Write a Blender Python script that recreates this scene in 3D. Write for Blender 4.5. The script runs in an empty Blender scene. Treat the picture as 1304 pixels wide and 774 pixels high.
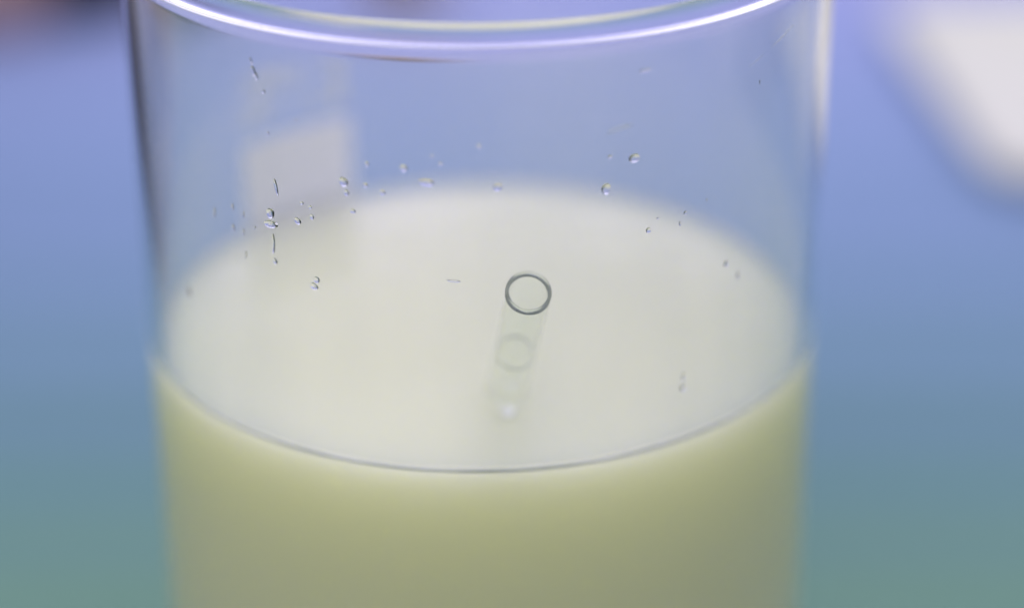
import bpy, bmesh, math, random
from mathutils import Vector, Matrix
random.seed(7)
S = bpy.context.scene
COL = S.collection
R = 0.035                 # outer radius of the beaker wall (m)
LZ = 0.063                # height of the liquid level above the cloth
PW, PH, FPX = 1304, 774, 3015.8

# ------------------------------------------------------------------ camera
pitch, roll, yaw = 0.46013, -0.00492, -0.00186
CAM = Vector((0.10339*R, -6.41183*R, 3.19104*R + LZ))
fw = Vector((math.sin(yaw)*math.cos(pitch), math.cos(yaw)*math.cos(pitch), -math.sin(pitch)))
rt = Vector((math.cos(yaw), -math.sin(yaw), 0)); up = rt.cross(fw)
r2 = rt*math.cos(roll) + up*math.sin(roll); u2 = -rt*math.sin(roll) + up*math.cos(roll)
cd = bpy.data.cameras.new('camera'); cam = bpy.data.objects.new('camera', cd); COL.objects.link(cam)
M = Matrix((r2, u2, -fw)).transposed().to_4x4(); M.translation = CAM
cam.matrix_world = M
cd.sensor_width = 36; cd.lens = FPX/PW*36
cd.clip_start = 0.01; cd.clip_end = 50
cd.dof.use_dof = True; cd.dof.focus_distance = 6.06*R
cd.dof.aperture_fstop = (cd.lens*1e-3)/(0.385*R)
cd.dof.aperture_blades = 0
S.camera = cam

# ------------------------------------------------------------------ room light
w = bpy.data.worlds.new('World'); S.world = w; w.use_nodes = True
bg = w.node_tree.nodes['Background']
bg.inputs['Color'].default_value = (0.90, 0.89, 1.0, 1); bg.inputs['Strength'].default_value = 0.66
def area(name, loc, target, sx, sy, power, color):
    l = bpy.data.lights.new(name, 'AREA'); l.shape = 'RECTANGLE'; l.size = sx; l.size_y = sy
    l.energy = power; l.color = color
    o = bpy.data.objects.new(name, l); COL.objects.link(o); o.location = loc
    o.rotation_euler = (Vector(target) - Vector(loc)).to_track_quat('-Z', 'Y').to_euler()
    return o
area('ceiling_lamp', (0.12, 0.28, 1.1), (0, 0.05, 0), 1.0, 0.8, 4.6, (0.97, 0.935, 1.0))
area('front_fill', (-0.55, -1.0, 0.75), (0, 0, 0.06), 0.9, 0.9, 3.2, (1.0, 0.96, 0.84))  # added warm fill from the camera side, no such source seen
# two far windowpanes behind, low enough to mirror in the back of the liquid
for wx, ww in ((-0.32, 0.62), (0.35, 0.66)): area('far_window', (wx, 1.6, 0.47), (wx*0.3, 0.0, 0.08), ww, 0.66, 2.6, (0.66, 0.59, 1.0))
for lx in (0.125, 0.205): area('tube_lamp', (lx, 0.49, 1.09), (lx*0.2, 0.05, 0.05), 0.04, 0.3, 0.7, (1.0, 0.98, 0.97))

S.render.engine = 'CYCLES'
S.view_settings.view_transform = 'Standard'; S.view_settings.look = 'None'
S.view_settings.gamma = 1; S.view_settings.exposure = 0.0; S.view_settings.use_curve_mapping = False
cy = S.cycles
cy.max_bounces = 24; cy.transmission_bounces = 20; cy.glossy_bounces = 10; cy.diffuse_bounces = 8
cy.transparent_max_bounces = 12; cy.caustics_reflective = True; cy.caustics_refractive = True
cy.blur_glossy = 0.0; cy.sample_clamp_indirect = 8.0
cy.use_denoising = True
try: cy.denoiser = 'OPENIMAGEDENOISE'
except Exception: pass

# ------------------------------------------------------------------ helpers
def ray(x, y): return fw + r2*((x - PW/2)/FPX) - u2*((y - PH/2)/FPX)
def on_plane(x, y, z):
    d = ray(x, y); return CAM + d*((z - CAM.z)/d.z)
def on_wall(x, y, rad, far=False):
    d = ray(x, y); a = d.x*d.x + d.y*d.y; b = 2*(CAM.x*d.x + CAM.y*d.y); c = CAM.x**2 + CAM.y**2 - rad*rad
    q = math.sqrt(max(0, b*b - 4*a*c)); t = (-b + (q if far else -q))/(2*a)
    return CAM + d*t
def tag(o, label, cat, group=None):
    o['label'] = label; o['category'] = cat
    if group: o['group'] = group
    return o
def empty(name, loc, label, cat, group=None):
    o = bpy.data.objects.new(name, None); COL.objects.link(o); o.location = loc; o.empty_display_size = 0.01
    return tag(o, label, cat, group)
def mesh_obj(name, verts, faces, mat, parent=None, smooth=True, loc=None):
    m = bpy.data.meshes.new(name); m.from_pydata([tuple(v) for v in verts], [], faces); m.update()
    bm = bmesh.new(); bm.from_mesh(m); bmesh.ops.recalc_face_normals(bm, faces=bm.faces); bm.to_mesh(m); bm.free()
    if smooth:
        for p in m.polygons: p.use_smooth = True
    for k in (mat if isinstance(mat, (list, tuple)) else [mat]): m.materials.append(k)
    o = bpy.data.objects.new(name, m); COL.objects.link(o)
    if parent: o.parent = parent
    if loc is not None: o.location = loc
    return o
def lathe(profile, n=160, closed=False):
    """profile: list of (r, z); r == 0 makes a pole"""
    V, F, rings = [], [], []
    for r, z in profile:
        if r <= 1e-9: rings.append([len(V)]); V.append((0, 0, z))
        else:
            i0 = len(V); rings.append(list(range(i0, i0 + n)))
            for k in range(n):
                a = 2*math.pi*k/n; V.append((r*math.cos(a), r*math.sin(a), z))
    pairs = list(zip(rings[:-1], rings[1:])) + ([(rings[-1], rings[0])] if closed else [])
    for A, B in pairs:
        for k in range(n):
            k2 = (k + 1) % n
            if len(A) == 1 and len(B) == 1: break
            if len(A) == 1: F.append((A[0], B[k2], B[k]))
            elif len(B) == 1: F.append((A[k], A[k2], B[0]))
            else: F.append((A[k], A[k2], B[k2], B[k]))
    return V, F
def mat(name):
    m = bpy.data.materials.new(name); m.use_nodes = True
    nt = m.node_tree; return m, nt, nt.nodes['Principled BSDF']
def setp(b, **kw):
    for k, v in kw.items(): b.inputs[k.replace('_', ' ')].default_value = v
def rgb(r, g, b):
    f = lambda c: ((c/255 + 0.055)/1.055)**2.4 if c/255 > 0.04045 else c/255/12.92
    return (f(r), f(g), f(b), 1)

# ------------------------------------------------------------------ materials
def glass(name, col, ior=1.48, rough=0.0):
    m, nt, b = mat(name)
    setp(b, Base_Color=col, Roughness=rough, IOR=ior); b.inputs['Transmission Weight'].default_value = 1
    return m, nt, b
M_GLASS, nt, b = glass('clear_beaker_glass', (0.985, 0.99, 0.99, 1), 1.47)
# very faint waviness of drawn glass
tc = nt.nodes.new('ShaderNodeTexCoord'); mp = nt.nodes.new('ShaderNodeMapping'); mp.inputs['Scale'].default_value = (60, 60, 14)
nz = nt.nodes.new('ShaderNodeTexNoise'); nz.inputs['Scale'].default_value = 1.0; nz.inputs['Detail'].default_value = 1
bp = nt.nodes.new('ShaderNodeBump'); bp.inputs['Strength'].default_value = 0.12; bp.inputs['Distance'].default_value = 0.0006
for a, c in ((tc.outputs['Object'], mp.inputs['Vector']), (mp.outputs['Vector'], nz.inputs['Vector']), (nz.outputs['Fac'], bp.inputs['Height']), (bp.outputs['Normal'], b.inputs['Normal'])):
    nt.links.new(a, c)
M_TUBE, _, _ = glass('greenish_tube_glass', (0.94, 0.96, 0.93, 1), 1.5)
M_MOUTH, _, _ = glass('green_grey_mouth_glass', (0.84, 0.88, 0.80, 1), 1.16)
M_WATER, _, _ = glass('water', (1, 1, 1, 1), 1.27)

def milky(name, spec, rough):
    m, nt, b = mat(name)
    setp(b, Base_Color=(0.735, 0.725, 0.565, 1), Roughness=rough, IOR=1.34)
    b.inputs['Subsurface Weight'].default_value = 1.0
    b.inputs['Subsurface Radius'].default_value = (1.0, 1.0, 0.6)
    b.inputs['Subsurface Scale'].default_value = 0.026
    b.inputs['Specular IOR Level'].default_value = spec
    return m, nt, b
M_MILK, nt, b = milky('milky_yellow_liquid_surface', 1.0, 0.10)
tc = nt.nodes.new('ShaderNodeTexCoord'); nz = nt.nodes.new('ShaderNodeTexNoise'); nz.inputs['Scale'].default_value = 55; nz.inputs['Detail'].default_value = 2
bp = nt.nodes.new('ShaderNodeBump'); bp.inputs['Strength'].default_value = 0.05; bp.inputs['Distance'].default_value = 0.002
nt.links.new(tc.outputs['Object'], nz.inputs['Vector']); nt.links.new(nz.outputs['Fac'], bp.inputs['Height']); nt.links.new(bp.outputs['Normal'], b.inputs['Normal'])
M_MILKW, _, _ = milky('milky_yellow_liquid_against_glass', 0.0, 0.5)

M_ENAMEL, nt, b = mat('white_enamel'); setp(b, Base_Color=(0.95, 0.94, 0.95, 1), Roughness=0.5)
tl_n = nt.nodes.new('ShaderNodeBsdfTranslucent'); tl_n.inputs['Color'].default_value = (0.92, 0.90, 0.93, 1)
mxs = nt.nodes.new('ShaderNodeMixShader'); mxs.inputs['Fac'].default_value = 0.7
nt.links.new(b.outputs['BSDF'], mxs.inputs[1]); nt.links.new(tl_n.outputs['BSDF'], mxs.inputs[2]); nt.links.new(mxs.outputs['Shader'], nt.nodes['Material Output'].inputs['Surface'])
def film(name, col, lo, hi, scale, stretch=(1, 1, 1), amount=0.5):
    m, nt, b = mat(name); setp(b, Base_Color=col, Roughness=0.7)
    tc = nt.nodes.new('ShaderNodeTexCoord'); mp = nt.nodes.new('ShaderNodeMapping'); mp.inputs['Scale'].default_value = stretch
    nz = nt.nodes.new('ShaderNodeTexNoise'); nz.inputs['Scale'].default_value = scale; nz.inputs['Detail'].default_value = 3
    mr = nt.nodes.new('ShaderNodeMapRange'); mr.inputs['From Min'].default_value = lo; mr.inputs['From Max'].default_value = hi
    mr.inputs['To Max'].default_value = amount
    nt.links.new(tc.outputs['Object'], mp.inputs['Vector']); nt.links.new(mp.outputs['Vector'], nz.inputs['Vector'])
    nt.links.new(nz.outputs['Fac'], mr.inputs['Value']); nt.links.new(mr.outputs['Result'], b.inputs['Alpha'])
    return m
M_FILM = film('worn_white_print', (0.78, 0.76, 0.80, 1), 0.46, 0.62, 110, amount=0.55)
M_SMEAR = film('dried_milky_smear', (0.8, 0.8, 0.85, 1), 0.35, 0.7, 400, amount=0.35)

# cloth: stepped colour bands, teal next to the beaker, violet blue further off
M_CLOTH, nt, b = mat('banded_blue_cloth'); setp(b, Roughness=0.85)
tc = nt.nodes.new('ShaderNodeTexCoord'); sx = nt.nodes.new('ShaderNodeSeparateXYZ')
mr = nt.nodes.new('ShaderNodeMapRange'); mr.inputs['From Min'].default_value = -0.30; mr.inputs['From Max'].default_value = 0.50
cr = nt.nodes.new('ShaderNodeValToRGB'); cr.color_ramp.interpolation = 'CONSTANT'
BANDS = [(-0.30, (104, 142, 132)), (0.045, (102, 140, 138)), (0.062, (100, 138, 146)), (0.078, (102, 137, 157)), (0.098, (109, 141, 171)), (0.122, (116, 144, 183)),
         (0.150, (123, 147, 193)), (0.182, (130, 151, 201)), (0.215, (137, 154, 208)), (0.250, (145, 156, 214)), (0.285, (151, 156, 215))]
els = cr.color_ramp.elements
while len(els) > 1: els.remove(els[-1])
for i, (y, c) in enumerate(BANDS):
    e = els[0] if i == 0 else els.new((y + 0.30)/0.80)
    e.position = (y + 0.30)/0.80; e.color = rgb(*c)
wv = nt.nodes.new('ShaderNodeTexWave'); wv.inputs['Scale'].default_value = 300; wv.inputs['Distortion'].default_value = 1
wv2 = nt.nodes.new('ShaderNodeTexWave'); wv2.inputs['Scale'].default_value = 300; wv2.bands_direction = 'Y'; wv2.inputs['Distortion'].default_value = 1
ad = nt.nodes.new('ShaderNodeMath'); ad.operation = 'ADD'
bp = nt.nodes.new('ShaderNodeBump'); bp.inputs['Strength'].default_value = 0.4; bp.inputs['Distance'].default_value = 0.0004
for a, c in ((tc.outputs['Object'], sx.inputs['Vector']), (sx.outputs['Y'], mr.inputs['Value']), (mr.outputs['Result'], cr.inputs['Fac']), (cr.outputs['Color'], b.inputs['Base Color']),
             (tc.outputs['Object'], wv.inputs['Vector']), (tc.outputs['Object'], wv2.inputs['Vector']), (wv.outputs['Fac'], ad.inputs[0]), (wv2.outputs['Fac'], ad.inputs[1]),
             (ad.outputs['Value'], bp.inputs['Height']), (bp.outputs['Normal'], b.inputs['Normal'])):
    nt.links.new(a, c)
def plain(name, col, rough, **kw):
    m, nt, b = mat(name); setp(b, Base_Color=col, Roughness=rough, **kw)
    tc = nt.nodes.new('ShaderNodeTexCoord'); nz = nt.nodes.new('ShaderNodeTexNoise'); nz.inputs['Scale'].default_value = 180; nz.inputs['Detail'].default_value = 4
    mx = nt.nodes.new('ShaderNodeMix'); mx.data_type = 'RGBA'; mx.inputs['A'].default_value = tuple(c*0.85 for c in col[:3]) + (1,); mx.inputs['B'].default_value = tuple(min(1, c*1.12) for c in col[:3]) + (1,)
    nt.links.new(tc.outputs['Object'], nz.inputs['Vector']); nt.links.new(nz.outputs['Fac'], mx.inputs['Factor']); nt.links.new(mx.outputs['Result'], b.inputs['Base Color'])
    return m
M_WHITE = plain('white_glazed_tray', (0.68, 0.67, 0.64, 1), 0.7)
M_CORK = plain('brown_cork', (0.46, 0.32, 0.30, 1), 0.9)
M_PINK = plain('pink_rubber', (0.50, 0.32, 0.31, 1), 0.5)
M_DARK = plain('dark_brown_wood', (0.035, 0.025, 0.022, 1), 0.6)

# ------------------------------------------------------------------ setting: the cloth
n = 200; V = []; F = []
for j in range(n + 1):
    for i in range(n + 1):
        x = -1.5 + 3.0*i/n; y = -1.0 + 3.0*j/n
        V.append((x, y, -0.0012*max(0, math.sin(9*x + 4*y)*math.sin(17*y - 6*x + 1))*min(1, max(0, (math.hypot(x, y) - 0.06)*12))))
for j in range(n):
    for i in range(n):
        k = j*(n + 1) + i; F.append((k, k + 1, k + n + 2, k + n + 1))
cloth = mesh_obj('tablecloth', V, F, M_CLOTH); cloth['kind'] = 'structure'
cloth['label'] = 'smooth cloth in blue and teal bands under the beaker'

# ------------------------------------------------------------------ beaker
beaker = empty('glass_beaker', (0, 0, 0), 'clear glass beaker with rolled rim, filled with milky yellow liquid', 'beaker')
WT = 0.0012; RI = R - WT; RIMZ = LZ + 1.228*R
prof = [(0, 0.0012), (R*0.55, 0.0010), (R - 0.006, 0.0004)]
for k in range(0, 9):
    a = math.pi/2*k/8; prof.append((R - 0.005 + 0.005*math.sin(a), 0.0054 - 0.005*math.cos(a)))
prof += [(R, 0.02), (R, 0.045), (R, 0.07), (R, 0.09), (R, RIMZ - 0.0042), (R, RIMZ - 0.0024)]
rb, rc = 0.00105, R - 0.00045
for k in range(0, 15):
    a = math.radians(-62 + 270*k/14); prof.append((rc + rb*math.cos(a), RIMZ + rb*math.sin(a)))
prof += [(RI, RIMZ - 0.0016), (RI, RIMZ - 0.003), (RI, 0.09), (RI, 0.07), (RI, 0.045), (RI, 0.02)]
for k in range(0, 9):
    a = math.pi/2*(1 - k/8); prof.append((RI - 0.005 + 0.005*math.sin(a), 0.0075 - 0.005*math.cos(a)))
prof += [(R*0.5, 0.0026), (0, 0.0027)]
v, f = lathe(prof, 256)
M_RIM, _, _ = glass('fire_polished_rim_glass', (0.98, 0.985, 0.99, 1), 1.28, 0.2)
body = mesh_obj('glass_body', v, f, [M_GLASS, M_RIM], beaker)
for p in body.data.polygons:
    if p.center.z > RIMZ - 0.0011: p.material_index = 1

def wall_patch(name, corners, rad, thick, mt, nu=24, nv=10, far=True, parent=beaker):
    """curved rectangle on the wall; corners as (angle, z): bl, br, tr, tl"""
    V, F = [], []
    for layer in (0, 1):
        rr = rad + layer*thick
        for j in range(nv + 1):
            for i in range(nu + 1):
                s, t = i/nu, j/nv
                a = (corners[0][0]*(1-s) + corners[1][0]*s)*(1-t) + (corners[3][0]*(1-s) + corners[2][0]*s)*t
                z = (corners[0][1]*(1-s) + corners[1][1]*s)*(1-t) + (corners[3][1]*(1-s) + corners[2][1]*s)*t
                V.append((rr*math.cos(a), rr*math.sin(a), z))
    N = (nu + 1)*(nv + 1)
    for j in range(nv):
        for i in range(nu):
            k = j*(nu + 1) + i
            F.append((k, k+1, k+nu+2, k+nu+1)); F.append((N+k, N+k+nu+1, N+k+nu+2, N+k+1))
    edge = [i for i in range(nu + 1)] + [j*(nu+1)+nu for j in range(1, nv+1)] + [nv*(nu+1)+i for i in range(nu-1, -1, -1)] + [j*(nu+1) for j in range(nv-1, 0, -1)]
    for q in range(len(edge)):
        a_, b_ = edge[q], edge[(q+1) % len(edge)]; F.append((a_, b_, b_+N, a_+N))
    return mesh_obj(name, V, F, mt, parent, smooth=False)
def wa(x, y, far=True, rad=R):
    p = on_wall(x, y, rad, far); return (math.atan2(p.y, p.x), p.z)
tr = wa(442, 142); tl = wa(300, 192); bl = (tl[0], LZ - 0.02); br = (tr[0], LZ - 0.02)
zt = (tr[1] + tl[1])/2
wall_patch('marking_patch', [bl, br, (tr[0], zt), (tl[0], zt)], R + 0.00003, 0.00012, M_ENAMEL)
t2 = wa(432, 62); l2 = wa(290, 100); b2 = wa(432, 128)
wall_patch('worn_print', [(l2[0], b2[1]), (t2[0], b2[1]), (t2[0], t2[1]), (l2[0], t2[1])], R + 0.00003, 0.00008, M_FILM)
M_HAZE = film('painted_glass_haze', (0.80, 0.79, 0.84, 1), 0.25, 0.80, 7, (5, 5, 1.5), 0.22)  # haze and soft reflections on the glass, painted as a pale film
wall_patch('painted_haze', [(math.radians(-172), LZ + 0.0006), (math.radians(-8), LZ + 0.0006), (math.radians(-8), RIMZ - 0.0014), (math.radians(-172), RIMZ - 0.0014)], RI - 0.00006, 0.00003, M_HAZE, 90, 6)
sm = [wa(772, 172, False), wa(820, 158, False), wa(822, 150, False), wa(776, 163, False)]
wall_patch('dried_smear', sm, R + 0.00002, 0.00003, M_SMEAR, 12, 3)
sc_ = [wa(955, 86, False), wa(1010, 33, False), wa(1009, 31, False), wa(954, 84, False)]
wall_patch('scratch', sc_, R + 0.00001, 0.00003, M_SMEAR, 12, 1)

# ------------------------------------------------------------------ liquid
ro = RI + 0.00012
lp = [(0, 0.0029), (R*0.5, 0.0028)]
for k in range(0, 9):
    a = math.pi/2*k/8; lp.append((ro - 0.005 + 0.005*math.sin(a), 0.0077 - 0.005*math.cos(a)))
lp += [(ro, 0.02), (ro, 0.035), (ro, 0.05), (ro, LZ - 0.002)]
nside = len(lp) - 1
DIP = 0.0001      # the liquid climbs the glass; LZ is where it ends
lp += [(ro, LZ - 0.0006), (ro, LZ - 0.0001), (ro, LZ), (RI - 0.00002, LZ)]
for k in range(0, 18):
    q = k/17*0.008; lp.append((RI - 0.00012 - q, LZ - DIP + DIP*math.exp(-q/0.0012)))
lp += [(R*0.6, LZ - DIP), (R*0.4, LZ - DIP), (R*0.2, LZ - DIP), (0, LZ - DIP)]
v, f = lathe(lp, 256)
liquid = mesh_obj('milky_liquid', v, f, [M_MILK, M_MILKW])
for p in liquid.data.polygons:
    c = p.center
    if math.hypot(c.x, c.y) > RI - 0.00001 or c.z < LZ - 0.0025: p.material_index = 1
M_MENISCUS = plain('painted_meniscus_dark', (0.42, 0.46, 0.42, 1), 0.6)
M_RING = plain('pale_grey_deposit', (0.46, 0.46, 0.40, 1), 0.6)
V, F = [], []; NT = 220
for k in range(NT + 1):
    t = k/NT; a = math.radians(-178 + 176*t); th = 0.00003 + 0.00025*min(1, 6*t, 6*(1 - t))*(0.8 + 0.2*math.sin(23*t) * math.sin(57*t + 1))
    for rr, zz_ in ((RI + 0.00006, 0.00001), (RI + 0.00006, th), (RI - 0.0001, th*0.9), (RI - 0.00012, 0.00001)):
        V.append((rr*math.cos(a), rr*math.sin(a), LZ + zz_))
for k in range(NT):
    for q in range(4): F.append((4*k + q, 4*k + (q+1) % 4, 4*k + 4 + (q+1) % 4, 4*k + 4 + q))
F.append((0, 1, 2, 3)); F.append((4*NT, 4*NT+1, 4*NT+2, 4*NT+3))
mesh_obj('painted_meniscus_line', V, F, M_MENISCUS, liquid)  # dark look of the meniscus edge, painted as a thin grey-green line
tag(liquid, 'cloudy pale yellow liquid filling the lower part of the beaker', 'liquid')

# ------------------------------------------------------------------ glass tube leaning against the inside of the near wall
T = CAM + ray(672, 370)*(6.13*R)
SZ = LZ - DIP
B = on_plane(645, 497, SZ)
ax = (T - B).normalized()
Lt = (T.z - 0.0062)/ax.z
base = T - ax*Lt
rot = Vector((0, 0, 1)).rotation_difference(ax)
tube = empty('glass_tube', base, 'thin open glass tube leaning in the milky liquid, its round mouth showing', 'tube')
tube.rotation_mode = 'QUATERNION'; tube.rotation_quaternion = rot
r1, r0 = 0.00208, 0.00178
rm = rot.to_matrix()
def cut(V, n_low, z):
    # slide the lowest rings along the tube onto the level z of the liquid
    out = []
    for q, (x, y, s_) in enumerate(V):
        if s_ < n_low: s_ += (z - base.z - (rm @ Vector((x, y, 0))).z)/ax.z
        out.append((x, y, s_))
    return out
pr = [(r1, 0), (r1, 0.0003), (r1, Lt*0.9), (r1, Lt - 0.0005), (r1, Lt - 0.0003), (r1 - 0.00006, Lt - 0.0001), ((r0+r1)/2, Lt),
      (r0 + 0.00006, Lt - 0.0001), (r0, Lt - 0.0003), (r0, Lt - 0.0005), (r0, Lt*0.9), (r0, 0.0003), (r0, 0)]
v, f = lathe(pr, 64, closed=True)
mo = lathe([((r0+r1)/2 + 0.00016*math.cos(2*math.pi*k/12), Lt + 0.00016 + 0.00016*math.sin(2*math.pi*k/12)) for k in range(12)], 64, closed=True)
mesh_obj('mouth_rim', mo[0], mo[1], M_MOUTH, tube)
mesh_obj('tube_wall', cut(v, 0.001, SZ + 0.00004), f, M_TUBE, tube)
v, f = lathe([(r1, 0), (r1, 0.01), (r0, 0.01), (r0, 0)], 48, closed=True)
hi = cut([(q[0], q[1], 0) for q in v], 1, SZ - 0.0006)
v = [h if q[2] > 0.005 else q for q, h in zip(v, hi)]
mesh_obj('submerged_length', v, f, M_TUBE, tube)
P2 = CAM + ray(655, 447)*(6.45*R)                 # liquid stands in the tube up to here
lev = (P2 - base).dot(ax)
print('tube level', lev, 'len', Lt, 'surface at', (B - base).dot(ax))
v, f = lathe([(r0 - 0.00016, lev + 0.0001), (r0 - 0.00001, lev - 0.0001), (r0 - 0.00001, lev + 0.0003)], 48, closed=True)
mesh_obj('deposit_ring', v, f, M_RING, tube)

# ------------------------------------------------------------------ droplets on the near wall
def drop_mesh(name, rx, ry, h, wob, seed, tail=0.0):
    rnd = random.Random(seed); nu, nv = 20, 7; V, F = [], []
    ph = [rnd.uniform(0, 6.28) for _ in range(3)]
    for j in range(nv):
        e = math.pi/2*j/nv; c = math.cos(e)
        for i in range(nu):
            a = 2*math.pi*i/nu
            k = 1 + wob*(0.6*math.sin(2*a + ph[0]) + 0.4*math.sin(3*a + ph[1]))
            yy = math.sin(a); sag = 1 + tail*(0.35 if yy < 0 else -0.2)
            V.append((rx*k*c*math.cos(a), ry*k*c*yy*sag, h*math.sin(e) - (0.00006 if j == 0 else 0)))
    top = len(V); V.append((0, 0, h)); bot = len(V); V.append((0, 0, -0.00006))
    for j in range(nv - 1):
        for i in range(nu):
            i2 = (i + 1) % nu; F.append((j*nu+i, j*nu+i2, (j+1)*nu+i2, (j+1)*nu+i))
    for i in range(nu):
        i2 = (i + 1) % nu; F.append(((nv-1)*nu+i, (nv-1)*nu+i2, top)); F.append((i2, i, bot))
    return V, F
PXM = 6.0*R/FPX
GRP = 'tiny water droplets on the near beaker wall'
DROPS = [  # x, y, rx, ry, tilt(deg), height factor, own label
 (772, 240, 6.5, 6.5, 0, .55, 'round bead of water alone on the near wall, just over the liquid\'s far edge'),
 (543, 232, 10, 4.5, -8, .45, 'wide flat water droplet on the near wall above the middle of the liquid'),
 (634, 238, 6, 4.5, 0, .4, None), (808, 201, 7.5, 5.5, 0, .45, 'domed water droplet above the round bead on the beaker wall'),
 (777, 200, 3.2, 2.6, 0, .5, None), (514, 214, 5.5, 4, -10, .5, None), (467, 209, 3, 3, 0, .5, None), (487, 245, 3.5, 3.2, 0, .5, None),
 (465, 236, 3.2, 3, 0, .5, None), (437, 231, 6, 6, 20, .4, 'cluster-like lumpy water droplet over the edge of the white marking patch'),
 (441, 245, 3.6, 4, 0, .5, None), (379, 281, 5.5, 4, -25, .5, None), (397, 276, 3, 3.2, 0, .5, None),
 (345, 285, 11, 5, 6, .35, 'broad lens-shaped water droplet topping a thin run on the wall'),
 (344, 271, 6.5, 6.5, 0, .3, None), (351, 237, 2.4, 10, 12, .4, 'narrow slanting water streak over the white marking patch'),
 (348, 309, 2.4, 13, -3, .4, 'thin straight water run below the broad lens-shaped droplet'),
 (350, 332, 3.5, 4, 25, .8, 'small pointed water droplet ending the thin run'),
 (296, 263, 2, 4.5, -5, .6, None), (297, 289, 2.4, 4.2, 0, .6, None), (310, 273, 1.2, 4, 0, .6, None), (310, 295, 1.4, 4.5, 0, .6, None), (273, 270, 1.8, 7, -8, .3, None),
 (324, 290, 3, 1.4, 45, .5, None), (313, 324, 1.6, 5, -8, .3, None), (403, 356, 4.5, 4.2, 0, .22, None), (400, 364, 6.5, 4, -25, .25, None),
 (873, 271, 3, 2.4, 20, .7, None), (866, 285, 1.5, 3, 0, .6, None), (838, 278, 2, 1.3, 0, .6, None), (826, 293, 4, 3.5, 0, .2, None), (900, 255, 1.2, 2.4, 0, .6, None),
 (925, 335, 4.5, 4, 0, .5, 'faint droplet on the wall above the liquid\'s right shoulder'), (940, 350, 3, 5, 0, .25, None),
 (871, 479, 3.6, 5.5, 0, .6, 'dark little droplet above its pale twin, over the liquid surface'), (871, 493, 6, 5, 0, .5, 'pale little droplet below its dark twin, over the liquid surface'),
 (240, 371, 5, 6, 0, .4, None), (322, 90, 3.5, 6, 15, .6, None), (326, 97, 3, 4, 0, .6, None), (335, 117, 3, 2.8, 0, .6, None), (319, 77, 2, 4, 20, .6, None), (822, 90, 8, 2, 0, .4, None),
 (968, 105, 1.2, 3, 0, .6, None), (578, 358, 9, 1.6, -6, .2, None), (610, 187, 3, 3, 0, .2, None), (384, 259, 3, 2.2, 30, .3, None), (395, 264, 2.4, 2, 0, .3, None), (449, 269, 4, 3, 0, .25, None),
 (377, 154, 2.5, 1.4, 0, .6, None), (341, 170, 2.2, 2, 0, .6, None), (561, 209, 3, 2.2, 0, .35, None), (550, 199, 2.6, 1.8, 0, .3, None)]
ANCH = [(400, 180, 'over the white marking patch'), (330, 320, 'beside the thin straight water run'), (285, 275, 'just outside the white marking patch edge'), (772, 225, 'by the single round bead'),
        (543, 215, 'by the wide flat droplet'), (634, 238, 'on the line of the far liquid edge'), (400, 360, 'over the liquid, clear of the tube'), (330, 95, 'under the rim by the worn print'),
        (822, 90, 'under the rim above the dried smear'), (860, 275, 'over the far shoulder of the liquid'), (935, 345, 'beside the faint shoulder droplet'), (968, 105, 'below the scratch'),
        (460, 240, 'between marking patch and wide flat droplet'), (240, 371, 'next to the dark glass edge'), (580, 358, 'level with the mouth of the tube')]
for i, (x, y, rx, ry, tl_, hf, lab) in enumerate(DROPS):
    p = on_wall(x, y, R)
    v, f = drop_mesh('droplet', rx*PXM, ry*PXM/math.cos(pitch), min(rx, ry)*PXM*hf*(0.42 if lab else 0.28), 0.07, i, 0.5 if ry > 3 else 0)
    o = mesh_obj('water_droplet', v, f, M_WATER)
    nrm = Vector((p.x, p.y, 0)).normalized(); zz = Vector((0, 0, 1)); xx = zz.cross(nrm)
    mrot = Matrix((xx, zz, nrm)).transposed() @ Matrix.Rotation(math.radians(tl_), 3, 'Z')
    o.matrix_world = Matrix.Translation(p) @ mrot.to_4x4()
    if lab: tag(o, lab, 'droplet')
    else:
        shape = 'narrow upright' if ry > 1.8*rx else 'wide flat' if rx > 1.5*ry else 'pinhead' if rx < 2.6 else 'small round' if rx < 4 else 'larger pale'
        near = min(ANCH, key=lambda q: math.hypot(q[0] - x, q[1] - y))[2]
        tag(o, '%s water droplet on the wall %s' % (shape, near), 'droplet', GRP)

# highlight on the liquid near the tube, painted as a small white bead
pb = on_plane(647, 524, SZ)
M_GLINT = plain('painted_glint_white', (0.93, 0.93, 0.90, 1), 0.15)
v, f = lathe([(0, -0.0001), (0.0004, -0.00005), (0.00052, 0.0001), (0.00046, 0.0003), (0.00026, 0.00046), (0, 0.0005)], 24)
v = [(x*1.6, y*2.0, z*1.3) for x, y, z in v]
glint_bead = mesh_obj('painted_glint', v, f, M_GLINT, loc=pb); tag(glint_bead, 'small white bead painted as a glint on the liquid in front of the glass tube', 'glint')
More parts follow.
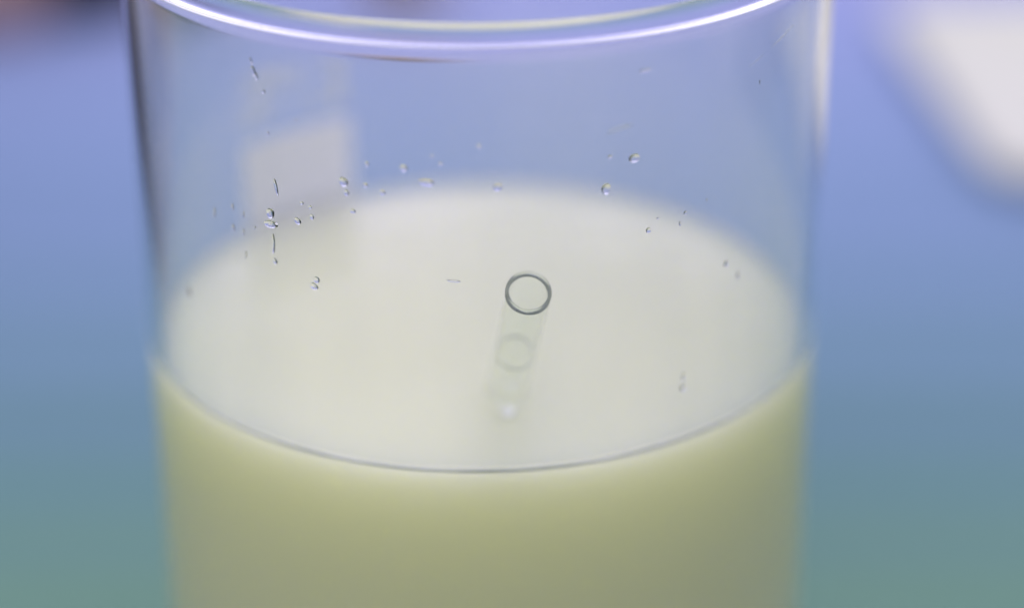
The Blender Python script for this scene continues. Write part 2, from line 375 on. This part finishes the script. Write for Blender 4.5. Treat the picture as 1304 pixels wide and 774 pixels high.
# ------------------------------------------------------------------ things behind, far out of focus
def rounded_outline(pts, rad, seg=8):
    out = []; n = len(pts)
    for i in range(n):
        p0, p1, p2 = Vector(pts[i-1]), Vector(pts[i]), Vector(pts[(i+1) % n])
        a = p1 + (p0-p1).normalized()*rad; b_ = p1 + (p2-p1).normalized()*rad
        for k in range(seg + 1):
            t = k/seg; out.append((a*(1-t)**2 + p1*2*t*(1-t) + b_*t*t))
    return out
c0 = on_plane(1266, 252, 0.0); c1 = on_plane(1118, 30, 0.0)
d1 = (c1 - c0); d1.z = 0; L1 = d1.length; d1.normalize(); d2 = Vector((d1.y, -d1.x, 0))
cen = c0 + d1*L1/2 + d2*0.055
tray = empty('white_tray', cen, 'white shallow tray lying on the blue cloth behind the beaker', 'tray')
def tray_ring(inset, z, rad):
    q = [(-d1*(L1/2 - inset) - d2*(0.055 - inset)), (d1*(L1/2 - inset) - d2*(0.055 - inset)), (d1*(L1/2 - inset) + d2*(0.055 - inset)), (-d1*(L1/2 - inset) + d2*(0.055 - inset))]
    return [Vector((p.x, p.y, z)) for p in rounded_outline([(p.x, p.y, 0) for p in q], rad)]
def loft(rings, name, mt, parent):
    V, F = [], []; m = len(rings[0])
    for r_ in rings: V += r_
    for j in range(len(rings) - 1):
        for i in range(m):
            i2 = (i + 1) % m; F.append((j*m+i, j*m+i2, (j+1)*m+i2, (j+1)*m+i))
    F.append(tuple(range(m))); F.append(tuple((len(rings)-1)*m + i for i in range(m)))
    return mesh_obj(name, V, F, mt, parent)
loft([tray_ring(0.003, 0.0006, 0.008), tray_ring(0.0005, 0.002, 0.010), tray_ring(0.0, 0.0045, 0.010), tray_ring(0.001, 0.0055, 0.009), tray_ring(0.003, 0.0055, 0.008), tray_ring(0.005, 0.0042, 0.007)], 'tray_body', M_WHITE, tray)

def stopper(name, pos, r_low, r_high, h, mt, label, cat):
    o = empty(name, pos, label, cat)
    v, f = lathe([(0, 0.0005), (r_low - 0.001, 0.0005), (r_low, 0.0015), (r_high, h - 0.0015), (r_high - 0.001, h), (0, h)], 48)
    mesh_obj('body', v, f, mt, o)
    return o
stopper('cork_stopper', on_plane(512, 0, 0), 0.008, 0.010, 0.022, M_CORK, 'brown cork stopper standing on the cloth behind the beaker', 'stopper')
stopper('wooden_block', on_plane(100, -6, 0), 0.020, 0.022, 0.03, M_DARK, 'dark brown round wooden block at the far side of the cloth', 'block')
stopper('rubber_bung', on_plane(-2, 34, 0), 0.011, 0.013, 0.02, M_PINK, 'pink rubber bung beside the dark wooden block', 'bung')

# unseen dark box added at the side to darken the beaker's edge
case = empty('unseen_dark_box', (-0.215, 0.15, 0), 'unseen dark box added on the cloth to darken the beaker edge', 'unseen_box')
def box(name, x0, x1, y0, y1, z0, z1, mt, parent, bev=0.002):
    bm = bmesh.new(); bmesh.ops.create_cube(bm, size=1)
    for q in bm.verts: q.co = Vector(((x0+x1)/2 + q.co.x*(x1-x0), (y0+y1)/2 + q.co.y*(y1-y0), (z0+z1)/2 + q.co.z*(z1-z0)))
    bmesh.ops.bevel(bm, geom=list(bm.edges), offset=bev, segments=3, affect='EDGES')
    m = bpy.data.meshes.new(name); bm.to_mesh(m); bm.free(); m.materials.append(mt)
    o = bpy.data.objects.new(name, m); COL.objects.link(o); o.parent = parent; return o
box('dark_box_body', -0.08, 0.08, -0.06, 0.05, 0.001, 0.030, M_DARK, case)
box('dark_box_lid', -0.081, 0.081, -0.061, 0.051, 0.0305, 0.040, M_DARK, case)
